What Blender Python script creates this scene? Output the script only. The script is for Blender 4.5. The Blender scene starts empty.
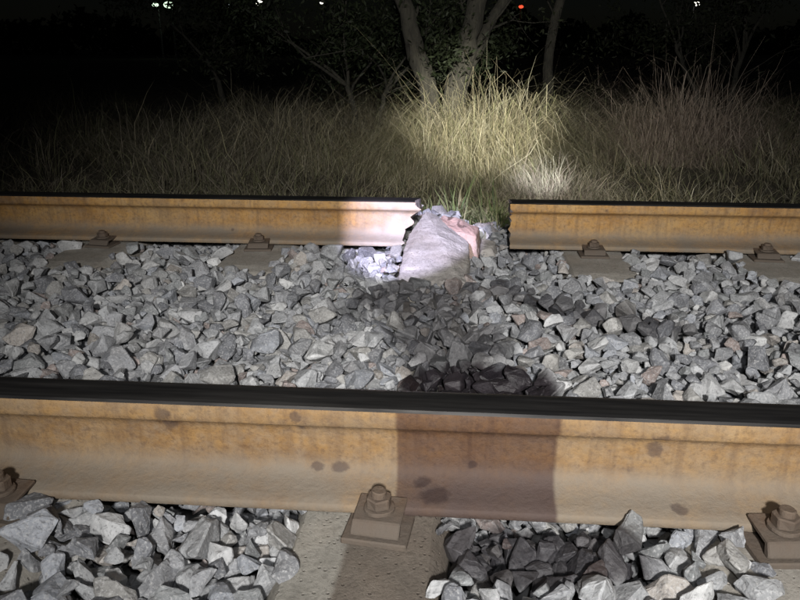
import bpy, bmesh, math, random
import numpy as np
from mathutils import Vector, noise, Matrix
random.seed(7); rng=np.random.default_rng(11)
scene=bpy.context.scene
scene.view_settings.view_transform='Standard'; scene.view_settings.look='None'; scene.view_settings.exposure=0
R=math.radians
# ------------------------------------------------------------------ helpers
def link(o,parent=None):
    scene.collection.objects.link(o)
    if parent: o.parent=parent
    return o
def empty(name,loc=(0,0,0)):
    e=bpy.data.objects.new(name,None); e.location=loc; e.empty_display_size=.1
    return link(e)
def mesh_np(name,V,F,mats,attrs=None,mi=None,smooth=False):
    me=bpy.data.meshes.new(name)
    me.vertices.add(len(V)); me.vertices.foreach_set('co',np.ascontiguousarray(V,dtype=np.float32).ravel())
    loops=np.concatenate([f.ravel() for f in F]).astype(np.int32)
    tot=np.concatenate([np.full(len(f),f.shape[1]) for f in F]).astype(np.int32)
    st=np.concatenate([[0],np.cumsum(tot)[:-1]]).astype(np.int32)
    me.loops.add(len(loops)); me.loops.foreach_set('vertex_index',loops)
    me.polygons.add(len(tot)); me.polygons.foreach_set('loop_start',st); me.polygons.foreach_set('loop_total',tot)
    if mi is not None: me.polygons.foreach_set('material_index',mi.astype(np.int32))
    me.polygons.foreach_set('use_smooth',np.full(len(tot),smooth))
    me.update(calc_edges=True); me.validate()
    for k,(typ,a) in (attrs or {}).items():
        at=me.attributes.new(k,typ,'POINT')
        at.data.foreach_set('color' if 'COLOR' in typ else 'value',np.ascontiguousarray(a,dtype=np.float32).ravel())
    for m in mats: me.materials.append(m)
    return bpy.data.objects.new(name,me)
class NT:
    def __init__(s,name):
        s.m=bpy.data.materials.new(name); s.m.use_nodes=True; s.t=s.m.node_tree; s.n=s.t.nodes
        s.b=s.n['Principled BSDF']; s.tc=s.n.new('ShaderNodeTexCoord')
    def l(s,a,b): s.t.links.new(a,b)
    def noise(s,scale,detail=6,rough=.6,vec=None,dist=0):
        x=s.n.new('ShaderNodeTexNoise'); x.inputs['Scale'].default_value=scale; x.inputs['Detail'].default_value=detail
        x.inputs['Roughness'].default_value=rough; x.inputs['Distortion'].default_value=dist
        s.l(vec or s.tc.outputs['Object'],x.inputs['Vector']); return x.outputs['Fac']
    def mapv(s,sc):
        x=s.n.new('ShaderNodeMapping'); x.inputs['Scale'].default_value=sc; s.l(s.tc.outputs['Object'],x.inputs['Vector']); return x.outputs['Vector']
    def ramp(s,fac,stops):
        x=s.n.new('ShaderNodeValToRGB'); e=x.color_ramp.elements
        while len(e)<len(stops): e.new(.5)
        for i,(p,c) in enumerate(stops):
            e[i].position=p; e[i].color=(c[0],c[1],c[2],1) if hasattr(c,'__len__') else (c,c,c,1)
        s.l(fac,x.inputs['Fac']); return x.outputs['Color']
    def mix(s,f,a,b,mode='MIX'):
        x=s.n.new('ShaderNodeMix'); x.data_type='RGBA'; x.blend_type=mode
        for v,i in ((f,0),(a,6),(b,7)):
            if isinstance(v,(int,float)): x.inputs[i].default_value=v
            elif isinstance(v,tuple): x.inputs[i].default_value=(v[0],v[1],v[2],1)
            else: s.l(v,x.inputs[i])
        return x.outputs[2]
    def math(s,op,a,b=None,c=None,clamp=False):
        x=s.n.new('ShaderNodeMath'); x.operation=op; x.use_clamp=clamp
        for i,v in enumerate((a,b,c)):
            if v is None: continue
            if isinstance(v,(int,float)): x.inputs[i].default_value=v
            else: s.l(v,x.inputs[i])
        return x.outputs[0]
    def sstep(s,v,a,b):
        x=s.n.new('ShaderNodeMapRange'); x.interpolation_type='SMOOTHSTEP'
        x.inputs['From Min'].default_value=a; x.inputs['From Max'].default_value=b; s.l(v,x.inputs['Value']); return x.outputs[0]
    def bump(s,h,strength,dist):
        x=s.n.new('ShaderNodeBump'); x.inputs['Strength'].default_value=strength; x.inputs['Distance'].default_value=dist
        s.l(h,x.inputs['Height']); s.l(x.outputs['Normal'],s.b.inputs['Normal'])
    def xyz(s):
        x=s.n.new('ShaderNodeSeparateXYZ'); s.l(s.tc.outputs['Object'],x.inputs[0]); return x.outputs
    def attr(s,name):
        x=s.n.new('ShaderNodeAttribute'); x.attribute_name=name; return x
    def col(s,c): 
        if isinstance(c,tuple): s.b.inputs['Base Color'].default_value=(c[0],c[1],c[2],1)
        else: s.l(c,s.b.inputs['Base Color'])
    def rough(s,r):
        if isinstance(r,(int,float)): s.b.inputs['Roughness'].default_value=r
        else: s.l(r,s.b.inputs['Roughness'])

def rust_mat(name,shade_band=None,spots=(),base=((.105,.055,.024),(.24,.142,.056),(.32,.205,.088)),grime=.8,foot=(.155,.132,.105),torch_tint=None):
    t=NT(name); x,y,z=t.xyz()
    n1=t.noise(5,9,.68,t.mapv((.5,1,1.3)))
    c=t.ramp(n1,[(.32,base[0]),(.5,base[1]),(.68,base[2])])
    n2=t.noise(38,8,.7); c=t.mix(t.ramp(n2,[(.42,0),(.75,.5)]),c,tuple(k*1.35 for k in foot))
    n3=t.noise(100,5,.75); c=t.mix(t.ramp(n3,[(.3,.65),(.52,0)]),c,(.075,.042,.025))
    gr=t.noise(2.6,8,.68,t.mapv((1,1,2.5))); c=t.mix(t.ramp(gr,[(.42,0),(.66,grime)]),c,(.13,.102,.075))
    st=t.noise(1,5,.6,t.mapv((55,8,3.5))); c=t.mix(t.ramp(st,[(.48,0),(.72,.55)]),c,(.10,.062,.038))
    s_=t.math('ADD',z,y)
    ft=t.sstep(s_,.065,.012); c=t.mix(t.math('MULTIPLY',ft,t.ramp(t.noise(11,8,.7),[(.3,.4),(.6,.97)])),c,foot)
    v=t.n.new('ShaderNodeTexVoronoi'); v.inputs['Scale'].default_value=15; t.l(t.tc.outputs['Object'],v.inputs['Vector'])
    m=t.math('MULTIPLY',t.sstep(v.outputs['Distance'],.13,.05),t.sstep(t.noise(3.1),.58,.64))
    nz=t.noise(45,4,.6)
    for (sx,sz,sr) in spots:
        dx=t.math('SUBTRACT',x,sx); dz=t.math('SUBTRACT',s_,sz)
        d=t.math('SQRT',t.math('ADD',t.math('MULTIPLY',dx,dx),t.math('MULTIPLY',dz,dz)))
        d=t.math('ADD',d,t.math('MULTIPLY',t.math('SUBTRACT',nz,.5),.024))
        m=t.math('MAXIMUM',m,t.sstep(d,sr*1.25,sr*.65))
    rgh=.85
    c=t.mix(t.math('MULTIPLY',m,.62),c,(.045,.032,.03))
    if torch_tint:   # torch light painted in as paler rust next to the fracture
        sc=t.math('MULTIPLY',t.math('MULTIPLY',t.sstep(x,torch_tint[0],torch_tint[1]),t.sstep(x,.05,0)),t.ramp(t.noise(13,7,.65),[(.3,.25),(.6,.65)]))
        c=t.mix(sc,c,(.40,.37,.34))
    if shade_band:  # cast shadow painted into the rust colour as a dark band
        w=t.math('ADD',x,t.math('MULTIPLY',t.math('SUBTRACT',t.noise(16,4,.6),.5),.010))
        mm=t.math('MULTIPLY',t.sstep(w,shade_band[0]-.003,shade_band[0]+.004),t.sstep(w,shade_band[1]+.004,shade_band[1]-.004))
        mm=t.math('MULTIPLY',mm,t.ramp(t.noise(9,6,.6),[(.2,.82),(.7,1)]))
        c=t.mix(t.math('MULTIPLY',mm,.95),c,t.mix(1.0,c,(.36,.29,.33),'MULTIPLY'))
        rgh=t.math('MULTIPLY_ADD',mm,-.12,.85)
    t.col(c); t.rough(rgh); t.b.inputs['Specular IOR Level'].default_value=.2
    t.bump(t.math('ADD',t.noise(60,8,.7),t.math('MULTIPLY',n3,.6)),.7,.0035)
    return t.m
def steel_top():
    t=NT('running_surface_steel'); c=t.ramp(t.noise(12,6,.6,t.mapv((.2,3,1))),[(.3,(.03,.03,.032)),(.7,(.10,.095,.09))])
    t.col(c); t.b.inputs['Metallic'].default_value=.85; t.rough(t.ramp(t.noise(20,4,.6,t.mapv((.3,4,1))),[(.3,.3),(.7,.55)])); return t.m
def broken_steel():
    t=NT('fractured_steel'); t.col(t.ramp(t.noise(80,6,.7),[(.35,(.07,.065,.065)),(.65,(.24,.22,.21))])); t.b.inputs['Metallic'].default_value=.4; t.rough(.6)
    t.bump(t.noise(120,6,.7),.8,.004); return t.m
def concrete(name,tint=(.34,.32,.285),dark_patch=False,pink=0,blots=False):
    t=NT(name); x,y,z=t.xyz()
    n=t.noise(9,8,.65); d=tuple(k*.62 for k in tint)
    c=t.ramp(n,[(.3,d),(.6,tint),(.8,tuple(min(1,k*1.18) for k in tint))])
    c=t.mix(t.ramp(t.noise(140,4,.7),[(.35,.55),(.5,0)]),c,tuple(k*.45 for k in tint))
    v=t.n.new('ShaderNodeTexVoronoi'); v.inputs['Scale'].default_value=85; t.l(t.tc.outputs['Object'],v.inputs['Vector'])
    pit=t.sstep(v.outputs['Distance'],.22,.12); c=t.mix(t.math('MULTIPLY',pit,.3),c,(.1,.09,.08))
    c=t.mix(t.ramp(t.noise(5,5,.6),[(.5,0),(.72,.5)]),c,(.23,.195,.155))
    if dark_patch:  # same cast shadow, painted into the concrete on its right part
        w=t.math('ADD',x,t.math('MULTIPLY',t.math('SUBTRACT',t.noise(14,4,.6),.5),.016))
        mm=t.math('MULTIPLY',t.sstep(w,-.030,-.018),t.sstep(y,.15,.1))
        c=t.mix(t.math('MULTIPLY',mm,.85),c,t.mix(1.0,c,(.42,.36,.33),'MULTIPLY'))
    if pink: c=t.mix(t.ramp(t.noise(11,6,.6),[(.35,.1*pink),(.6,pink)]),c,(.36,.235,.20))
    if blots: c=t.mix(t.ramp(t.noise(26,3,.5),[(.60,0),(.64,.85)]),c,(.08,.052,.046))
    t.col(c); t.rough(.9); t.b.inputs['Specular IOR Level'].default_value=.2
    t.bump(t.math('SUBTRACT',t.noise(70,8,.75),t.math('MULTIPLY',pit,.5)),.7,.005)
    return t.m
M_rust=rust_mat('rusty_rail',base=((.17,.085,.03),(.33,.185,.06),(.42,.26,.095)),grime=.35,torch_tint=(-.42,-.20))
M_near=rust_mat('rusty_rail_shade_band',(-.080,.156),
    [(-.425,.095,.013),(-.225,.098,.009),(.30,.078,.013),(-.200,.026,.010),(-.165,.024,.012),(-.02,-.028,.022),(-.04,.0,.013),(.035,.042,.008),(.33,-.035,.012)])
M_top=steel_top(); M_brk=broken_steel()
# ------------------------------------------------------------------ rails
ZS=.885
half=[(0,.172),(.014,.1718),(.024,.1710),(.031,.1690),(.0345,.165),(.036,.157),(.0362,.147),(.0362,.138),(.034,.134),(.022,.1275),(.0125,.120),(.0095,.110),(.009,.102),(.0085,.094),(.0085,.085),(.0085,.077),(.0085,.069),(.0088,.060),(.0095,.052),(.011,.045),(.017,.036),(.032,.0275),(.055,.021),(.073,.0165),(.075,.0145),(.075,.002),(.073,0)]
half=[(a,b*ZS) for a,b in half]
prof=[(a,b) for a,b in half]+[(-a,b) for a,b in half[::-1] if a>0]
def rail(name,y,segs,mat):
    for (x0,x1,b0,b1) in segs:
        bm=bmesh.new(); n=len(prof); rings=[]
        xs=list(np.linspace(x0,x1,max(2,int((x1-x0)/.25))))
        if b0: xs.insert(1,x0+.055)
        if b1: xs.insert(len(xs)-1,x1-.13)
        for i,x in enumerate(xs):
            ring=[]
            for j,(a,b) in enumerate(prof):
                dx=0
                if i==0 and b0: dx=b0(a,b)
                if i==len(xs)-1 and b1: dx=b1(a,b)
                ring.append(bm.verts.new((x+dx,a,b)))
            rings.append(ring)
        for i in range(len(rings)-1):
            for j in range(n):
                k=(j+1)%n
                f=bm.faces.new((rings[i][j],rings[i][k],rings[i+1][k],rings[i+1][j]))
                zz=(prof[j][1]+prof[k][1])/2
                f.material_index=1 if zz>.1665*ZS else 0
                f.smooth=zz<.1665*ZS
        for ring in (rings[0],rings[-1]):
            dup=[bm.verts.new(v.co) for v in ring]
            f=bm.faces.new(dup); f.material_index=2; f.smooth=False
            f.normal_update()
            want=-1 if ring is rings[0] else 1
            if f.normal.x*want<0: f.normal_flip()
            bmesh.ops.triangulate(bm,faces=[f])
        side=[f for f in bm.faces if f.material_index!=2]
        bmesh.ops.recalc_face_normals(bm,faces=side)
        me=bpy.data.meshes.new(name); bm.to_mesh(me); bm.free()
        for m in (mat,M_top,M_brk): me.materials.append(m)
        o=bpy.data.objects.new(name,me); o.location=(0,y,.012); link(o)
def br_left(a,b):
    b=b/ZS
    notch=-.020*max(0,1-abs(b-.150)/.010)
    return (min(b,.135)-.135)*.50 +notch+.008*math.sin(b*95+1) + .020*noise.noise(Vector((a*50,b*60,3)))+.010*noise.noise(Vector((a*120,b*200,3)))
def br_right(a,b):
    return .014*noise.noise(Vector((a*70,b*60,9)))+(.172-b)*.03
rail('steel_rail',0,[(-14,14,None,None)],M_near)
rail('broken_steel_rail',1.505,[(-14,-.124,None,br_left),(.183,14,br_right,None)],M_rust)
# ------------------------------------------------------------------ sleepers
M_con=concrete('weathered_concrete'); M_con_s=concrete('weathered_concrete_painted_shade',tint=(.30,.285,.25),dark_patch=True)
M_brok=concrete('rubble_concrete',(.28,.265,.255))
M_chunk=concrete('fresh_broken_concrete',(.36,.34,.32)); M_chunk2=concrete('fresh_broken_concrete_reddish',(.36,.32,.30),pink=.85,blots=True)
SX=[-.108+.56*k for k in range(-24,26)]
def sleeper(xc,broken=False,mat=None):
    ys=np.concatenate([np.linspace(-.52,1.3,40),np.linspace(1.31,1.86 if broken else 2.03,40)])
    bm=bmesh.new(); rings=[]
    def sm(a,b,v): v=max(0,min(1,(v-a)/(b-a))); return v*v*(3-2*v)
    def top(y):
        t=max(0,min(1,(y-.28)/.2))*max(0,min(1,((1.05 if broken else 1.20)-y)/.2))
        return -.05*t*t*(3-2*t)
    for y in ys:
        zt=top(y)
        if broken: zt-=.018*sm(1.04,1.12,y)+.03*sm(1.64,1.80,y)
        pr=[(-.135,-.17),(-.126,zt-.09),(-.118,zt-.035),(-.109,zt-.018),(-.100,zt-.006),(-.094,zt)]+[(q,zt+.001) for q in np.linspace(-.084,.084,15)]+[(.094,zt),(.100,zt-.006),(.109,zt-.018),(.118,zt-.035),(.126,zt-.09),(.135,-.17)]
        ring=[]
        for i,(x,z) in enumerate(pr):
            nx=noise.noise(Vector((x*9+xc,y*9,z*9)))
            p=Vector((x+.003*nx,y,z+.0015*nx))
            if broken and y>1.40 and z>-.12:
                p.z+=.018*noise.noise(Vector((x*25,y*25,2)))*sm(1.4,1.5,y)
                if abs(x)>.09: p.x+=.02*noise.noise(Vector((x*20,y*20,8)))
            ring.append(bm.verts.new(p))
        rings.append(ring)
    n=len(rings[0])
    for i in range(len(rings)-1):
        for j in range(n):
            k=(j+1)%n; bm.faces.new((rings[i][j],rings[i][k],rings[i+1][k],rings[i+1][j]))
    bm.faces.new(rings[0]); bm.faces.new(rings[-1][::-1])
    bmesh.ops.recalc_face_normals(bm,faces=bm.faces)
    me=bpy.data.meshes.new('concrete_sleeper'); bm.to_mesh(me); bm.free(); 
    me.materials.append(mat or M_con)
    return me
plain=sleeper(0)
for x in SX:
    if abs(x+.108)<.01:
        o=bpy.data.objects.new('broken_concrete_sleeper',sleeper(0,True,M_con_s)); o.location=(x-.006,0,.0); o.rotation_euler=(0,0,-.030)
    else:
        o=bpy.data.objects.new('concrete_sleeper',plain); o.location=(x,0,.0); o.rotation_euler=(0,0,random.uniform(-.012,.012))
    link(o)
def refine(P,bev,cuts,amp,seed,lim=3):
    """hard-edged rough chunk from hull points, real units"""
    bm=bmesh.new(); vs=[bm.verts.new(p) for p in P]; bmesh.ops.convex_hull(bm,input=vs)
    bmesh.ops.delete(bm,geom=[v for v in bm.verts if not v.link_faces],context='VERTS')
    bmesh.ops.dissolve_limit(bm,angle_limit=R(lim),verts=bm.verts,edges=bm.edges)
    bmesh.ops.bevel(bm,geom=list(bm.edges),offset=bev,segments=1,affect='EDGES',clamp_overlap=True)
    bmesh.ops.triangulate(bm,faces=bm.faces)
    for _ in range(cuts):
        bmesh.ops.subdivide_edges(bm,edges=[e for e in bm.edges if e.calc_length()>.012],cuts=1); bmesh.ops.triangulate(bm,faces=[f for f in bm.faces if len(f.verts)>3])
    bm.normal_update(); o=Vector((seed,0,0))
    for v in bm.verts: v.co+=v.normal*amp*(noise.noise(v.co*18+o)+.5*noise.noise(v.co*50+o)+.25*noise.noise(v.co*110+o))
    bm.verts.index_update(); V=np.array([v.co[:] for v in bm.verts]); F=np.array([[v.index for v in f.verts] for f in bm.faces]); bm.free(); return V,F
c1=refine([(-.168,1.055,-.004),(.030,1.045,-.006),(-.174,1.05,-.05),(.036,1.04,-.05),(-.168,1.28,.030),(.046,1.30,.022),(-.174,1.28,-.04),(.052,1.30,-.05),
  (-.158,1.43,.058),(-.108,1.575,.108),(-.070,1.570,.094),(-.030,1.47,.060),(.045,1.42,.036),(-.160,1.45,-.04),(-.125,1.62,-.04),(-.05,1.64,-.04),(.05,1.46,-.05)],.003,5,.0045,2.)
c2=refine([(-.060,1.475,.066),(-.045,1.585,.092),(.000,1.570,.086),(.020,1.50,.058),(.072,1.475,.042),(.082,1.575,.050),(.06,1.65,.030),(-.06,1.66,.045),
  (-.06,1.46,-.04),(.080,1.455,-.04),(.095,1.63,-.04),(-.06,1.68,-.04)],.003,5,.007,7.)
c3=refine([(.088,1.46,-.006),(.128,1.47,.004),(.136,1.54,.012),(.09,1.55,.020),(.085,1.45,-.05),(.15,1.46,-.05),(.15,1.56,-.05),(.08,1.57,-.05)],.003,4,.006,12.)
VV=[];FF=[];MI=[];off=0
for (V,F),m in ((c1,0),(c2,1),(c3,0)):
    VV.append(V);FF.append(F+off);MI.append(np.full(len(F),m));off+=len(V)
link(mesh_np('broken_concrete_chunk',np.concatenate(VV),[np.concatenate(FF)],[M_chunk,M_chunk2],mi=np.concatenate(MI)))
def hull_rock(npts,seed,flat=.7,bev=.07,sub=0,ax=None):
    r=np.random.default_rng(seed); P=r.normal(size=(npts,3)); P/=np.linalg.norm(P,axis=1)[:,None]; P*=r.uniform(.78,1.08,(npts,1))
    sc=ax or (r.uniform(.85,1.3),r.uniform(.7,1.0),flat*r.uniform(.8,1.15)); P*=np.array(sc)
    bm=bmesh.new(); vs=[bm.verts.new(p) for p in P]; bmesh.ops.convex_hull(bm,input=vs)
    bmesh.ops.delete(bm,geom=[v for v in bm.verts if not v.link_faces],context='VERTS')
    bmesh.ops.dissolve_limit(bm,angle_limit=R(14),verts=bm.verts,edges=bm.edges)
    bmesh.ops.bevel(bm,geom=list(bm.edges),offset=bev,segments=1,affect='EDGES',clamp_overlap=True)
    bmesh.ops.remove_doubles(bm,verts=bm.verts,dist=.01)
    bmesh.ops.triangulate(bm,faces=bm.faces)
    if sub:
        bmesh.ops.subdivide_edges(bm,edges=list(bm.edges),cuts=sub,use_grid_fill=True)
        off=Vector((seed*3.1,0,0)); bm.normal_update()
        for v in bm.verts:
            v.co+=v.normal*(.10*noise.noise(v.co*1.7+off)+.055*noise.noise(v.co*4.5+off)+.022*noise.noise(v.co*11+off))
        bmesh.ops.triangulate(bm,faces=bm.faces)
    bm.verts.index_update()
    V=np.array([v.co[:] for v in bm.verts]); F=np.array([[v.index for v in f.verts] for f in bm.faces]); bm.free(); return V,F
def rotmats(n,tilt=.5):
    a=rng.uniform(0,2*np.pi,n); b=rng.normal(0,tilt,n); c=rng.normal(0,tilt,n)
    z=np.zeros(n); o=np.ones(n)
    Rz=np.stack([np.cos(a),-np.sin(a),z,np.sin(a),np.cos(a),z,z,z,o],1).reshape(n,3,3)
    Rx=np.stack([o,z,z,z,np.cos(b),-np.sin(b),z,np.sin(b),np.cos(b)],1).reshape(n,3,3)
    Ry=np.stack([np.cos(c),z,np.sin(c),z,o,z,-np.sin(c),z,np.cos(c)],1).reshape(n,3,3)
    return Rx@Ry@Rz
shards=[(.14,1.62,0,.03),(.13,1.74,0,.042),(.10,1.8,-.02,.04),(.165,1.50,0,.022),(.05,1.86,-.03,.05),(-.15,1.82,-.02,.05),(-.02,1.76,-.01,.04)]
VV=[];FF=[];off=0
Rm=rotmats(len(shards),.35)
for i,(x,y,z,s) in enumerate(shards):
    V,F=hull_rock(11,300+i,.6,.04,2); V=(V*s)@Rm[i].T+np.array([x,y,z]); VV.append(V); FF.append(F+off); off+=len(V)
link(mesh_np('concrete_rubble',np.concatenate(VV),[np.concatenate(FF)],[M_brok]))
# ------------------------------------------------------------------ fasteners
M_clip=rust_mat('rusty_clip',None,(),((.045,.03,.023),(.09,.064,.047),(.12,.095,.072)),foot=(.088,.073,.06))
def fastener_mesh():
    bm=bmesh.new()
    def box(cx,cy,cz,sx,sy,sz,tilt=0,bev=.003,zr=0):
        r=bmesh.ops.create_cube(bm,size=1); vs=r['verts']
        bmesh.ops.scale(bm,vec=(sx,sy,sz),verts=vs); bmesh.ops.rotate(bm,cent=(0,0,0),matrix=Matrix.Rotation(zr,3,'Z')@Matrix.Rotation(tilt,3,'X'),verts=vs)
        bmesh.ops.translate(bm,vec=(cx,cy,cz),verts=vs)
        es=[e for e in bm.edges if e.verts[0] in vs]; bmesh.ops.bevel(bm,geom=es,offset=bev,segments=1,affect='EDGES')
    def cyl(cz,r,h,seg,bev=.002,cy=0,cx=0):
        q=bmesh.ops.create_cone(bm,cap_ends=True,segments=seg,radius1=r,radius2=r,depth=h); vs=q['verts']
        bmesh.ops.translate(bm,vec=(cx,cy,cz),verts=vs)
        es=[e for e in bm.edges if e.verts[0] in vs and len(e.link_faces)==2 and e.calc_face_angle(0)>.6]; bmesh.ops.bevel(bm,geom=es,offset=bev,segments=1,affect='EDGES')
    box(0,-.006,.005,.094,.072,.010,0,.002)
    W=.035; pr=[(-.034,.010),(-.034,.016),(-.025,.031),(.034,.036),(.034,.028),(-.018,.024),(-.022,.010)]
    A=[bm.verts.new((-W,y,z)) for y,z in pr]; B=[bm.verts.new((W,y,z)) for y,z in pr]; n=len(pr)
    fs=[bm.faces.new(A),bm.faces.new(B[::-1])]+[bm.faces.new((A[i],B[i],B[(i+1)%n],A[(i+1)%n])) for i in range(n)]
    bmesh.ops.recalc_face_normals(bm,faces=fs)
    es=list({e for f in fs for e in f.edges}); bmesh.ops.bevel(bm,geom=es,offset=.0018,segments=1,affect='EDGES')
    cyl(.0375,.0225,.006,24,.001); cyl(.0485,.0190,.017,6,.0018); cyl(.060,.0110,.014,16,.0015)
    for v in bm.verts: v.co+=Vector((noise.noise(v.co*60),noise.noise(v.co*60+Vector((5,0,0))),noise.noise(v.co*60+Vector((0,7,0)))))*.0016
    me=bpy.data.meshes.new('rail_fastener'); bm.to_mesh(me); bm.free(); me.materials.append(M_clip); return me
fm=fastener_mesh()
for x in SX:
    if abs(x)>7: continue
    for yr in (0,1.505):
        for s in (-1,1):
            if yr>1 and abs(x+.108)<.01: continue
            o=bpy.data.objects.new('rail_fastener',fm); o.location=(x+random.uniform(-.008,.008)+(.0 if yr else .010),yr+s*.094,.001); o.rotation_euler=(0,0,(0 if s<0 else math.pi)+random.uniform(-.14,.14)); o.scale=(1,1,.8 if yr else 1); link(o)
# ------------------------------------------------------------------ ballast
X0,X1,Y0,Y1=-2.7,2.6,-1.0,2.45; cs=.01
nx=int((X1-X0)/cs); ny=int((Y1-Y0)/cs)
gx=(np.arange(nx)+.5)*cs+X0; gy=(np.arange(ny)+.5)*cs+Y0
BASE=-.070
H=np.full((nx,ny),BASE)
GX,GY=np.meshgrid(gx,gy,indexing='ij')
def vnoise(x,y,s,seed):
    return np.sin(x*s*1.3+seed)*np.cos(y*s*1.1+seed*2)+.5*np.sin(x*s*2.9+y*s*1.7+seed*3)
T=-.012+.009*vnoise(GX,GY,5,1.2)
leftn=(GX<-.19)&(GY<-.05)
T+=np.where(leftn,.012,0)
T+=np.where((GX>.0)&(GY<-.06),.006,0)
T-=np.clip((GY-1.72)/.75,0,1)**1*.14
T-=np.clip((-.62-GY)/.5,0,1)*.12
T+=np.where((GY>.15)&(GY<1.3),.010-.012*np.clip((GY-1.0)/.2,0,1),0)
H-=np.clip((GY-1.72)/.75,0,1)*.12+np.clip((-.62-GY)/.5,0,1)*.1
rz=np.minimum(np.abs(GY),np.abs(GY-1.505))
far_gap=(GX>-.14)&(GX<.18)&(GY>1)
T=np.where((rz<.080)&~far_gap&~(leftn&(rz>.066)),-.040,T)
T=np.where((rz<.080)&far_gap,-.02,T)
SXa=np.array(SX)
dxs=np.min(np.abs(GX[...,None]-SXa),axis=-1)
isb=np.abs(GX+.065)<.16
wob=.016*vnoise(GX,GY,30,4)
side=np.where(np.abs(GX+.108)>.3,-.045,0)
clear=((GY>-.56)&(GY<.13)&(dxs<.092+wob+side))|((GY>1.13+2*wob)&(GY<1.62)&(dxs<.100+wob)&~isb)|((np.abs(GX+.068)<.104+.3*wob)&(GY>1.05)&(GY<1.75))
T=np.where(clear,-9,T)
insl=(dxs<.12)&(GY>-.52)&(GY<2.03)
mid=np.clip((GY-.28)/.2,0,1)*np.clip((1.20-GY)/.2,0,1)
H=np.where(insl,np.maximum(H,-.008-.05*mid),H)
T=np.where(insl&~clear,np.maximum(T,.008),T)
TGT=T
rocks=[]
fails=0
for it in range(90000):
    k=10
    ii=rng.integers(0,nx,k); jj=rng.integers(0,ny,k)
    d=TGT[ii,jj]-H[ii,jj]; b=int(np.argmax(d))
    if d[b]<.002:
        fails+=1
        if fails>700: break
        continue
    i,j=ii[b],jj[b]; x=gx[i];y=gy[j]
    r=float(np.clip(rng.lognormal(math.log(.0225),.32),.010,.038))
    if d[b]<.012: r=min(r,rng.uniform(.011,.020))
    if rz[i,j]<.092: r=min(r,rng.uniform(.014,.021))
    w=int(r/cs)+1
    a0,a1=max(0,i-w),min(nx,i+w+1); c0,c1=max(0,j-w),min(ny,j+w+1)
    sub=H[a0:a1,c0:c1]; dd=((GX[a0:a1,c0:c1]-x)**2+(GY[a0:a1,c0:c1]-y)**2)/(r*r)
    cm=dd<1
    if (clear[a0:a1,c0:c1]&(dd<.35)).any() and rng.random()<.8:
        fails+=.02; continue
    base=sub[cm].mean() if cm.any() else sub.mean()
    z=base+r*.40
    if z+.6*r>TGT[i,j]+.036: z=TGT[i,j]+.036-.6*r
    ry=min(abs(y),abs(y-1.505)); gap=(-.15<x<.19 and y>1)
    if not gap and ry<.078+r*.9 and not leftn[i,j]:
        if z+.75*r>.008: 
            if ry<.074: z=.004-.8*r
            elif ry<.074+r*.35: z=min(z,.010-.4*r)
    top=z+.72*r*np.sqrt(np.clip(1-dd,0,1))
    H[a0:a1,c0:c1]=np.where(cm,np.maximum(sub,top),sub)
    rocks.append((x,y,z,r))
rocks=np.array(rocks)
near=(rocks[:,1]<.1)&(np.abs(rocks[:,0])<.85)
midr=~near&(rocks[:,1]<1.3)&(np.abs(rocks[:,0])<1.5)
far=~near&~midr
lo=[hull_rock(int(9+s%6),s,.74,.06) for s in range(28)]
md=[hull_rock(int(9+s%6),50+s,.74,.06,1) for s in range(28)]
hi=[hull_rock(int(9+s%6),100+s,.74,.05,2) for s in range(28)]
VV=[];FF=[];CC=[];SS=[];off=0
pal=np.array([[.195,.20,.21],[.255,.262,.27],[.32,.325,.33],[.14,.145,.158],[.24,.237,.228],[.23,.192,.18],[.39,.395,.395],[.18,.188,.192],[.28,.26,.24],[.22,.232,.255]])
pp=np.array([.22,.2,.11,.17,.12,.03,.04,.08,.025,.09]); 
def ell(x,y,cx,cy,rx,ry,rot=0):
    c,s=math.cos(rot),math.sin(rot); u=(x-cx)*c+(y-cy)*s; v=-(x-cx)*s+(y-cy)*c
    return 1-np.sqrt((u/rx)**2+(v/ry)**2)
def dark_patchf(x,y):  # mask of the darker, smoother stones around the near rail
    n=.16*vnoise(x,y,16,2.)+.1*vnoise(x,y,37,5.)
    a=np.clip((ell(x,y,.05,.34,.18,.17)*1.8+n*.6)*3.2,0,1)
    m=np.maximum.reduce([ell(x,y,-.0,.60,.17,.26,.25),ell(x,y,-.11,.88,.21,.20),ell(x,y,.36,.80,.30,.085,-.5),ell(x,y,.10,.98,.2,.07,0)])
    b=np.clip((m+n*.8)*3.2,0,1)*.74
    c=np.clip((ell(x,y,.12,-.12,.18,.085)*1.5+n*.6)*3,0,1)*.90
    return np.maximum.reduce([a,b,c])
for grp,vars_ in ((np.where(near)[0],hi),(np.where(midr)[0],md),(np.where(far)[0],lo)):
    which=rng.integers(0,len(vars_),len(grp))
    for k,(V,F) in enumerate(vars_):
        idx=grp[which==k]; n=len(idx)
        if n==0: continue
        Rm=rotmats(n,.38); S=rocks[idx,3][:,None,None]*1.12
        P=np.einsum('nij,vj->nvi',Rm,V)*S+rocks[idx,None,:3]
        VV.append(P.reshape(-1,3)); FF.append((F[None]+(np.arange(n)*len(V))[:,None,None]+off).reshape(-1,3)); off+=n*len(V)
        c=pal[rng.choice(len(pal),n,p=pp/pp.sum())]*rng.uniform(.8,1.2,(n,1))
        CC.append(np.repeat(np.concatenate([c,rng.uniform(0,1,(n,1))],1),len(V),0))
        q=P.reshape(-1,3); SS.append(dark_patchf(q[:,0],q[:,1]+q[:,2]*.5))
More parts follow.
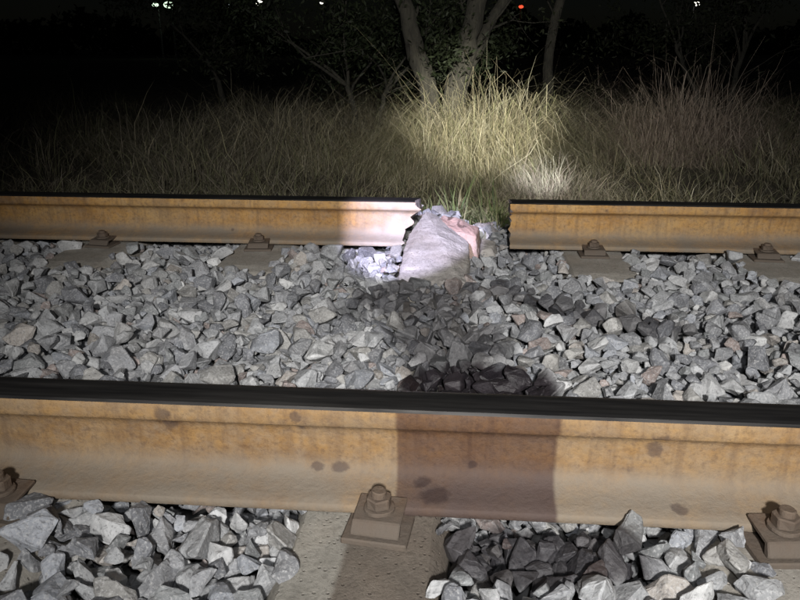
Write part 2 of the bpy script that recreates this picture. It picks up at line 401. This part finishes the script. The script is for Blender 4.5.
def rock_mat():
    t=NT('crushed_granite'); a=t.attr('tint'); s=t.attr('dark_patch')
    n=t.noise(28,7,.65); c=t.mix(1.0,a.outputs['Color'],t.ramp(n,[(.25,.6),(.75,1.35)]),'MULTIPLY')
    c=t.mix(t.ramp(t.noise(230,3,.6),[(.5,0),(.68,.5)]),c,(.44,.44,.44))
    c=t.mix(t.ramp(t.noise(190,3,.6,t.mapv((1,1.3,.8))),[(.32,.6),(.45,0)]),c,(.07,.07,.074))
    c=t.mix(t.ramp(t.noise(6,4,.6),[(.54,0),(.78,.3)]),c,(.24,.215,.185))
    darkened=t.mix(1.0,c,(.07,.058,.066),'MULTIPLY')
    c=t.mix(s.outputs['Fac'],c,darkened); t.col(c)
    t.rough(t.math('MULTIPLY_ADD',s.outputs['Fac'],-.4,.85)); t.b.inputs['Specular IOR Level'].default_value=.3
    t.bump(t.math('ADD',t.noise(110,8,.7),t.math('MULTIPLY',n,.6)),.6,.004); return t.m
link(mesh_np('ballast_gravel',np.concatenate(VV),[np.concatenate(FF)],[rock_mat()],{'tint':('FLOAT_COLOR',np.concatenate(CC)),'dark_patch':('FLOAT',np.concatenate(SS))}))
def grid_obj(name,xs,ys,zf,mat):
    XX,YY=np.meshgrid(xs,ys,indexing='ij'); V=np.stack([XX,YY,zf(XX,YY)],-1).reshape(-1,3)
    a=np.arange(len(xs)-1)[:,None]*len(ys)+np.arange(len(ys)-1)[None]; a=a.ravel()
    F=np.stack([a,a+len(ys),a+len(ys)+1,a+1],1); return link(mesh_np(name,V,[F],[mat],smooth=True))
t=NT('ballast_bed'); v=t.n.new('ShaderNodeTexVoronoi'); v.inputs['Scale'].default_value=22; t.l(t.tc.outputs['Object'],v.inputs['Vector'])
t.col(t.ramp(v.outputs['Distance'],[(.0,.24),(.6,.06)])); t.rough(.95); t.bump(t.math('SUBTRACT',1,v.outputs['Distance']),1,.03)
def bedz(x,y):
    e=np.clip((np.abs(x)-2.4)/.5,0,1)
    z=-.075+e*.06
    z=z-np.clip((y-1.7)/.7,0,1)*.13-np.clip((-.6-y)/.6,0,1)*.16
    return z
grid_obj('ballast_bed',np.linspace(-14,14,220),np.linspace(-1.35,2.6,40),bedz,t.m)
t=NT('dry_soil'); c=t.ramp(t.noise(3,8,.7),[(.3,(.05,.042,.028)),(.7,(.13,.11,.075))]); c=t.mix(t.ramp(t.noise(45,5,.7),[(.5,0),(.7,.5)]),c,(.19,.17,.11)); t.col(c); t.rough(.95); t.bump(t.noise(20,8,.7),.8,.03)
gxs=np.unique(np.concatenate([np.linspace(-200,-12,14),np.linspace(-12,12,90),np.linspace(12,200,14)]))
gys=np.unique(np.concatenate([np.linspace(-60,-3,8),np.linspace(-3,14,80),np.linspace(14,300,16)]))
def gz(x,y): return -.215+.035*vnoise(x,y,.9,3)*np.clip((y-2)/2,0,1)+.02*vnoise(x,y,2.3,6)*np.clip((np.abs(y-.6)-1.7),0,1)
grid_obj('ground',gxs,gys,gz,t.m)
# ------------------------------------------------------------------ grass
def grass_mat(name,trans=.25):
    t=NT(name); a=t.attr('tint'); c=a.outputs['Color']; t.col(c); t.rough(.6); t.b.inputs['Specular IOR Level'].default_value=.25
    if trans:
        tr=t.n.new('ShaderNodeBsdfTranslucent'); t.l(c,tr.inputs['Color']); mx=t.n.new('ShaderNodeMixShader'); mx.inputs[0].default_value=trans
        t.l(t.b.outputs[0],mx.inputs[1]); t.l(tr.outputs[0],mx.inputs[2]); t.l(mx.outputs[0],t.n['Material Output'].inputs['Surface'])
    return t.m
M_grass=grass_mat('dry_grass',.2); 
def blades(bx,by,bz,L,th0,th1,az,w,col,S=6,kink=.0):
    n=len(bx); P=np.zeros((n,S+1,3)); P[:,0]=np.stack([bx,by,bz],1)
    azz=az.copy()
    for s in range(S):
        f=(s+.5)/S; th=th0+(th1-th0)*f**1.3+rng.normal(0,kink,n); azz=azz+rng.normal(0,.2,n)
        st=L/S; P[:,s+1]=P[:,s]+np.stack([np.sin(th)*np.cos(azz)*st,np.sin(th)*np.sin(azz)*st,np.cos(th)*st],1)
    P[:,:,2]=np.maximum(P[:,:,2],bz[:,None]-.02)
    sa=az+rng.uniform(.6,2.5,n); side=np.stack([np.cos(sa),np.sin(sa),np.zeros(n)],1)
    wf=(1-(np.arange(S+1)/S)**1.6)*.92+.08
    o=side[:,None]*(w[:,None]*wf[None])[...,None]*.5
    V=np.stack([P-o,P+o],2).reshape(n,-1,3)
    a=np.arange(S)*2; F=np.stack([a,a+1,a+3,a+2],1)
    F=(F[None]+(np.arange(n)*V.shape[1])[:,None,None]).reshape(-1,4)
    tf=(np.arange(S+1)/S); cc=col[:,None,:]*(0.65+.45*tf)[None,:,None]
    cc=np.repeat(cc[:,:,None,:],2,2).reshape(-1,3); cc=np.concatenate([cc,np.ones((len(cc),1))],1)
    return V.reshape(-1,3),F,cc
straw=np.array([[.44,.39,.25],[.50,.455,.32],[.34,.315,.19],[.27,.28,.15],[.36,.32,.22],[.55,.52,.39]])
green=np.array([[.10,.14,.055],[.15,.18,.075],[.22,.23,.12]])
pink=np.array([[.46,.37,.30],[.52,.44,.36],[.38,.31,.24]])
brown=np.array([[.30,.27,.20],[.36,.32,.25],[.25,.235,.17]])
class G: 
    def __init__(s): s.V=[];s.F=[];s.C=[];s.o=0
    def add(s,V,F,C): s.V.append(V);s.F.append(F+s.o);s.C.append(C);s.o+=len(V)
    def out(s,name,mat): return link(mesh_np(name,np.concatenate(s.V),[np.concatenate(s.F)],[mat],{'tint':('FLOAT_COLOR',np.concatenate(s.C))}))
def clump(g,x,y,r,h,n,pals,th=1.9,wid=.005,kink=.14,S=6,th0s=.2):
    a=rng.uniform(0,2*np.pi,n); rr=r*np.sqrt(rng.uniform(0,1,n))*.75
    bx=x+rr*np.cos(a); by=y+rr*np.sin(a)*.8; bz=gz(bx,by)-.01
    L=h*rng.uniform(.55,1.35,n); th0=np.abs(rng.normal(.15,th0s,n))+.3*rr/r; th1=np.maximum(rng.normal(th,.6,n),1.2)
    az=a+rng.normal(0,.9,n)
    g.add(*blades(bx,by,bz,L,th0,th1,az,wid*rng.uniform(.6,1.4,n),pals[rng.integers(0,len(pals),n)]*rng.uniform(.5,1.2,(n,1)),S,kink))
g=G()
for i in range(380):
    y=2.75+8*rng.random()**1.35; x=rng.uniform(-1,1)*(2.6+.6*y)-.2
    h=rng.uniform(.30,.66)*(1 if y>3.4 else .6)
    if 1.0>x>-.7: h*=.8
    pals=straw if x>-.6 else np.concatenate([brown,straw[2:5]])
    pals=pals*rng.uniform(.6,1.15)
    clump(g,x,y,rng.uniform(.15,.4),h,int(rng.uniform(50,110)),pals,rng.uniform(1.8,2.9),.0040,.3,th0s=.45)
for i in range(260):
    x=rng.uniform(-3.4,3.4); y=rng.uniform(2.35,3.3)
    if -.2<x<.35 and y<2.5: continue
    pals=np.concatenate([straw,green[2:]]) if x>-.7 else np.concatenate([brown,straw[2:5]])
    clump(g,x,y,rng.uniform(.1,.22),rng.uniform(.13,.26),int(rng.uniform(25,55)),pals*rng.uniform(.65,1.1),rng.uniform(1.6,2.7),.0036,.3,th0s=.45)
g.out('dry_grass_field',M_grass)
def tussock(name,items,mat=M_grass,**k):
    g=G()
    for (x,y,r,h,n,p) in items: clump(g,x,y,r,h,n,p,**k)
    return g.out(name,mat)
tussock('grass_tussock',[(.22,4.6,.5,1.15,2800,straw),(-.05,4.4,.4,.9,1400,straw),(.6,4.7,.4,.85,1000,straw),(-.45,4.5,.35,.68,900,straw[:5]),(.15,4.1,.5,.62,1700,straw),(-.15,4.0,.3,.55,800,straw)],th=3.0,wid=.0031,kink=.36,th0s=.45)
tussock('grass_tussock',[(-1.45,4.9,.45,.9,1400,np.concatenate([brown,straw[:2]])),(-1.1,4.6,.3,.65,700,straw)],th=2.9,wid=.0034,kink=.32,th0s=.4)
tussock('grass_tussock',[(-2.4,5.2,.6,.65,1000,brown),(-2.0,4.2,.4,.45,600,brown)],th=2.7,wid=.0036,kink=.3,th0s=.4)
tussock('grass_tussock',[(.50,2.95,.24,.38,900,np.concatenate([straw[5:],pink[1:2]])),(.72,3.0,.2,.3,400,straw[4:])],th=2.4,wid=.0032,kink=.3)
tussock('dry_bush',[(1.65,5.0,.35,.85,2200,pink),(1.9,5.1,.35,1.0,1800,pink),(1.45,4.8,.2,.55,500,pink)],th=2.5,wid=.0036,kink=.65,th0s=.5)
g=G()
for i in range(34):
    x=rng.uniform(-.14,.22); y=rng.uniform(1.90,2.5)
    nb=20; bz=np.full(nb,-.14); tall=1.7 if rng.random()<.25 else 1
    g.add(*blades(np.full(nb,x)+rng.normal(0,.012,nb),np.full(nb,y)+rng.normal(0,.012,nb),bz,rng.uniform(.06,.20,nb)*tall,np.abs(rng.normal(.1,.25,nb)),rng.normal(1.5,.6,nb),rng.uniform(0,6.28,nb),rng.uniform(.004,.012,nb),np.concatenate([green,straw[2:4]])[rng.integers(0,5,nb)]*rng.uniform(.6,1.3,(nb,1)),6,.25))
g.out('green_weeds',M_grass)
# ------------------------------------------------------------------ trees
def bark():
    t=NT('bark'); t.col(t.ramp(t.noise(12,7,.7,t.mapv((3,3,.6))),[(.3,(.022,.021,.018)),(.7,(.085,.08,.062))])); t.rough(.95); t.bump(t.noise(16,7,.7,t.mapv((3,3,.5))),1,.025); return t.m
M_bark=bark(); M_leaf=grass_mat('leaves',.15)
def tree(name,trunks,depth,leafn,leafcol,leafsize=.05,twl=.7):
    root=empty(name,(trunks[0][0][0],trunks[0][0][1],-.2)); V=[];F=[];tips=[]
    def tube(pts,rad,ns=9):
        base=len(V); m=len(pts)
        for i,p in enumerate(pts):
            d=(pts[min(i+1,m-1)]-pts[max(i-1,0)]).normalized(); u=d.cross(Vector((.3,1,.1))).normalized(); w=d.cross(u)
            for k in range(ns):
                a=2*math.pi*k/ns; rr=rad[i]*(1+.25*noise.noise(Vector((p.x*3+math.cos(a)*1.3,p.y*3+math.sin(a)*1.3,p.z*2.5))))
                V.append(p+(u*math.cos(a)+w*math.sin(a))*rr)
        for i in range(m-1):
            for k in range(ns): F.append((base+i*ns+k,base+i*ns+(k+1)%ns,base+(i+1)*ns+(k+1)%ns,base+(i+1)*ns+k))
    def grow(p,d,r,L,lev):
        pts=[p]; rad=[r]; q=p.copy(); dd=d.copy()
        for i in range(5):
            dd=(dd+Vector((random.gauss(0,.16),random.gauss(0,.16),random.gauss(.02,.12)))).normalized(); q=q+dd*L/5; pts.append(q.copy()); rad.append(r*(1-.13*(i+1)))
        tube(pts,rad,7 if lev>1 else 5)
        if lev<=1: tips.extend(pts[1:])
        if lev>0:
            for k in range(3 if lev>1 else 4):
                i=random.randint(2,5); nd=(dd+Vector((random.gauss(0,.7),random.gauss(0,.7),random.gauss(.0,.45)))).normalized(); grow(pts[i],nd,rad[i]*.6,L*twl,lev-1)
    for tr in trunks:
        pts=[Vector(p[:3]) for p in tr]; P=[];Rr=[]
        for i in range(len(pts)-1):
            for s in range(5):
                f=s/5; P.append(pts[i].lerp(pts[i+1],f)+Vector((random.gauss(0,.012),random.gauss(0,.012),0))); Rr.append(tr[i][3]*(1-f)+tr[i+1][3]*f)
        P.append(pts[-1]); Rr.append(tr[-1][3]); tube(P,Rr,12)
        dirn=(P[-1]-P[-4]).normalized()
        for k in range(4):
            nd=(dirn+Vector((random.gauss(0,.5),random.gauss(0,.5),random.gauss(.1,.3)))).normalized(); grow(P[-1-(k%3)],nd,Rr[-1]*.7,random.uniform(.8,1.2),depth)
        for k in range(3):
            i=random.randint(len(P)//2,len(P)-2); nd=Vector((random.gauss(0,1),random.gauss(.6,.6),random.uniform(.3,.9))).normalized(); grow(P[i],nd,Rr[i]*.25,random.uniform(.6,1),max(1,depth-1))
    o=mesh_np('trunk_and_limbs',np.array([v[:] for v in V]),[np.array(F)],[M_bark],smooth=True); link(o,root); o.matrix_parent_inverse=Matrix.Translation(-root.location)
    T_=np.array([t_[:] for t_ in tips]); idx=rng.integers(0,len(T_),leafn); c=T_[idx]+rng.normal(0,.09,(leafn,3))
    a=rng.normal(size=(leafn,3)); a/=np.linalg.norm(a,axis=1)[:,None]; b=np.cross(a,rng.normal(size=(leafn,3))); b/=np.linalg.norm(b,axis=1)[:,None]
    s=leafsize*rng.uniform(.5,1.3,(leafn,1)); LV=np.stack([c-a*s,c+b*s*.32,c+a*s,c-b*s*.32],1).reshape(-1,3); LF=np.arange(leafn*4).reshape(-1,4)
    lc=np.array(leafcol)*rng.uniform(.5,1.4,(leafn,1)); lc=np.repeat(np.concatenate([lc,np.ones((leafn,1))],1),4,0)
    o=mesh_np('foliage',LV,[LF],[M_leaf],{'tint':('FLOAT_COLOR',lc)}); link(o,root); o.matrix_parent_inverse=Matrix.Translation(-root.location)
tree('scrub_tree',[[(-.20,5.8,-.25,.11),(-.29,5.8,.35,.085),(-.48,5.85,.95,.07),(-.75,6.0,1.7,.055)],[(-.10,5.85,-.25,.13),(-.02,5.8,.35,.10),(.10,5.8,.85,.085),(.25,6.0,1.7,.06)],[(.0,5.9,.3,.06),(.22,6.0,.8,.05),(.58,6.2,1.4,.04)]],2,7000,(.026,.031,.016),.028)
tree('scrub_tree',[[(.98,7.4,-.25,.07),(.96,7.4,.6,.05),(1.05,7.4,1.5,.045)]],2,5000,(.022,.027,.014),.03)
tree('leafy_shrub',[[(-1.0,6.4,-.25,.04),(-1.05,6.4,.1,.03),(-1.1,6.4,.3,.025)],[(-.8,6.3,-.25,.04),(-.75,6.3,.1,.025),(-.7,6.3,.3,.02)]],2,12000,(.024,.032,.016),.03,.55)
tree('leafy_shrub',[[(-2.9,8.2,-.25,.05),(-2.95,8.2,.2,.03),(-3.1,8.2,.5,.025)]],2,7000,(.025,.03,.016),.035,.6)
tree('leafy_shrub',[[(3.2,8.2,-.25,.05),(3.2,8.2,.2,.03),(3.3,8.2,.7,.025)],[(3.0,8.,-.25,.05),(2.7,8.2,.3,.025),(2.5,8.2,.7,.02)]],2,8000,(.025,.03,.016),.035,.7)
n=12000; bx=rng.uniform(-90,90,n); hh=3.0+1.2*np.sin(bx*.11+1)+.9*np.sin(bx*.37)+.6*np.sin(bx*.9+2); by=95+rng.normal(0,2.5,n); bz=hh*rng.random(n)**.8+rng.normal(0,.3,n)
c=np.stack([bx,by,bz],1); a=rng.normal(size=(n,3)); a/=np.linalg.norm(a,axis=1)[:,None]; b=np.cross(a,rng.normal(size=(n,3))); b/=np.linalg.norm(b,axis=1)[:,None]; s=rng.uniform(.3,.8,(n,1))
LV=np.stack([c-a*s,c+b*s*.6,c+a*s,c-b*s*.6],1).reshape(-1,3)
link(mesh_np('distant_tree_line',LV,[np.arange(n*4).reshape(-1,4)],[M_leaf],{'tint':('FLOAT_COLOR',np.tile([.03,.04,.02,1],(n*4,1)))}))
# ------------------------------------------------------------------ distant lit lamps
def em(name,c,s):
    m=bpy.data.materials.new(name); m.use_nodes=True; b=m.node_tree.nodes['Principled BSDF']; b.inputs['Emission Color'].default_value=(*c,1); b.inputs['Emission Strength'].default_value=s; b.inputs['Base Color'].default_value=(.1,.1,.1,1); return m
mp=NT('galvanised_pole'); mp.col(mp.ramp(mp.noise(5),[(.3,(.08,.08,.08)),(.7,(.14,.14,.14))])); mp.rough(.8)
ew=em('lamp_glow_white',(1,.97,.85),3); eg=em('lamp_glow_pale',(.75,1,.72),1.8); er=em('lamp_glow_red',(1,.10,.04),1.2); eb=em('lamp_glow_cool',(.8,.93,1),2.2)
def lamp(x,y,z,mat,r,name='street_lamp'):
    root=empty(name,(x,y,-.2)); bm=bmesh.new()
    bmesh.ops.create_cone(bm,cap_ends=True,segments=10,radius1=.09,radius2=.05,depth=z+.2,matrix=Matrix.Translation((x,y+.6,(z-.2)/2)))
    bmesh.ops.create_cube(bm,size=1,matrix=Matrix.Translation((x,y+.3,z+r*.8+.06))@Matrix.Diagonal((.16,.9,.08,1)))
    me=bpy.data.meshes.new('pole'); bm.to_mesh(me); bm.free(); me.materials.append(mp.m); o=link(bpy.data.objects.new('pole',me),root); o.matrix_parent_inverse=Matrix.Translation(-root.location)
    bm=bmesh.new(); bmesh.ops.create_uvsphere(bm,u_segments=16,v_segments=8,radius=r,matrix=Matrix.Translation((x,y,z))@Matrix.Diagonal((1.2,1,.75,1))); me=bpy.data.meshes.new('lens'); bm.to_mesh(me); bm.free(); me.materials.append(mat)
    o=link(bpy.data.objects.new('lens',me),root); o.matrix_parent_inverse=Matrix.Translation(-root.location)
lamp(-23.4,60,3.9,eg,.34); lamp(-24.9,61,3.95,eg,.22); lamp(-16,60,4.0,ew,.26); lamp(-18.4,60,3.8,eb,.18); lamp(-11,60,4.0,ew,.12); lamp(-3.5,60,3.4,ew,.16)
lamp(4.6,60,3.65,er,.16,'signal_lamp'); lamp(17.8,60,3.8,ew,.22); lamp(3.2,62,3.8,er,.10,'signal_lamp')
# ------------------------------------------------------------------ sky + lights
w=bpy.data.worlds.new('World'); scene.world=w; w.use_nodes=True; nt=w.node_tree; bg=nt.nodes['Background']
sky=nt.nodes.new('ShaderNodeTexSky'); sky.sky_type='NISHITA'; sky.sun_disc=False; sky.sun_elevation=R(25); sky.sun_rotation=R(200)
nt.links.new(sky.outputs[0],bg.inputs[0]); bg.inputs[1].default_value=.0004
sd=bpy.data.lights.new('moon','SUN'); sd.energy=.01; sd.angle=R(.5); sd.color=(.8,.87,1); so=link(bpy.data.objects.new('moonlight',sd)); so.rotation_euler=(R(65),0,R(-20))
def spot(name,loc,tgt,W,ang,blend,col,rad=.03):
    d=bpy.data.lights.new(name,'SPOT'); d.energy=W; d.spot_size=R(ang); d.spot_blend=blend; d.color=col; d.shadow_soft_size=rad
    o=link(bpy.data.objects.new(name,d)); o.location=loc; o.rotation_euler=(Vector(tgt)-Vector(loc)).to_track_quat('-Z','Y').to_euler(); return o
spot('work_lamp',(.15,-2.3,1.35),(.20,2.5,0),740,62,1,(1,.975,.945),.08)
spot('camera_fill',(.07,-1.0,.80),(.0,1.1,0),17,88,1,(.98,.98,1),.02)  # added fill beside the camera, lifts the black gaps between stones
spot('torch_on_grass',(.45,-1.6,1.5),(.15,4.3,.28),5400,13,1,(1,.96,.82),.02)
spot('torch_spill',(.45,-1.6,1.5),(.3,4.6,.3),440,32,1,(1,.95,.82),.02)
spot('torch_on_rail_end',(-.45,-1.2,1.2),(-.160,1.43,.085),1250,10.2,.45,(.74,.70,1),.01)
spot('torch_behind_rail',(.3,-1.5,1.3),(.46,3.0,.04),2600,5,1,(.90,.92,1),.01)
# ------------------------------------------------------------------ camera
cam=bpy.data.cameras.new('camera'); co=link(bpy.data.objects.new('camera',cam)); cam.sensor_width=36; cam.lens=32.6; cam.clip_end=1000; cam.clip_start=.01
co.location=(0,-.965,.656); co.rotation_euler=(R(90-19.2),0,R(4.5)); scene.camera=co
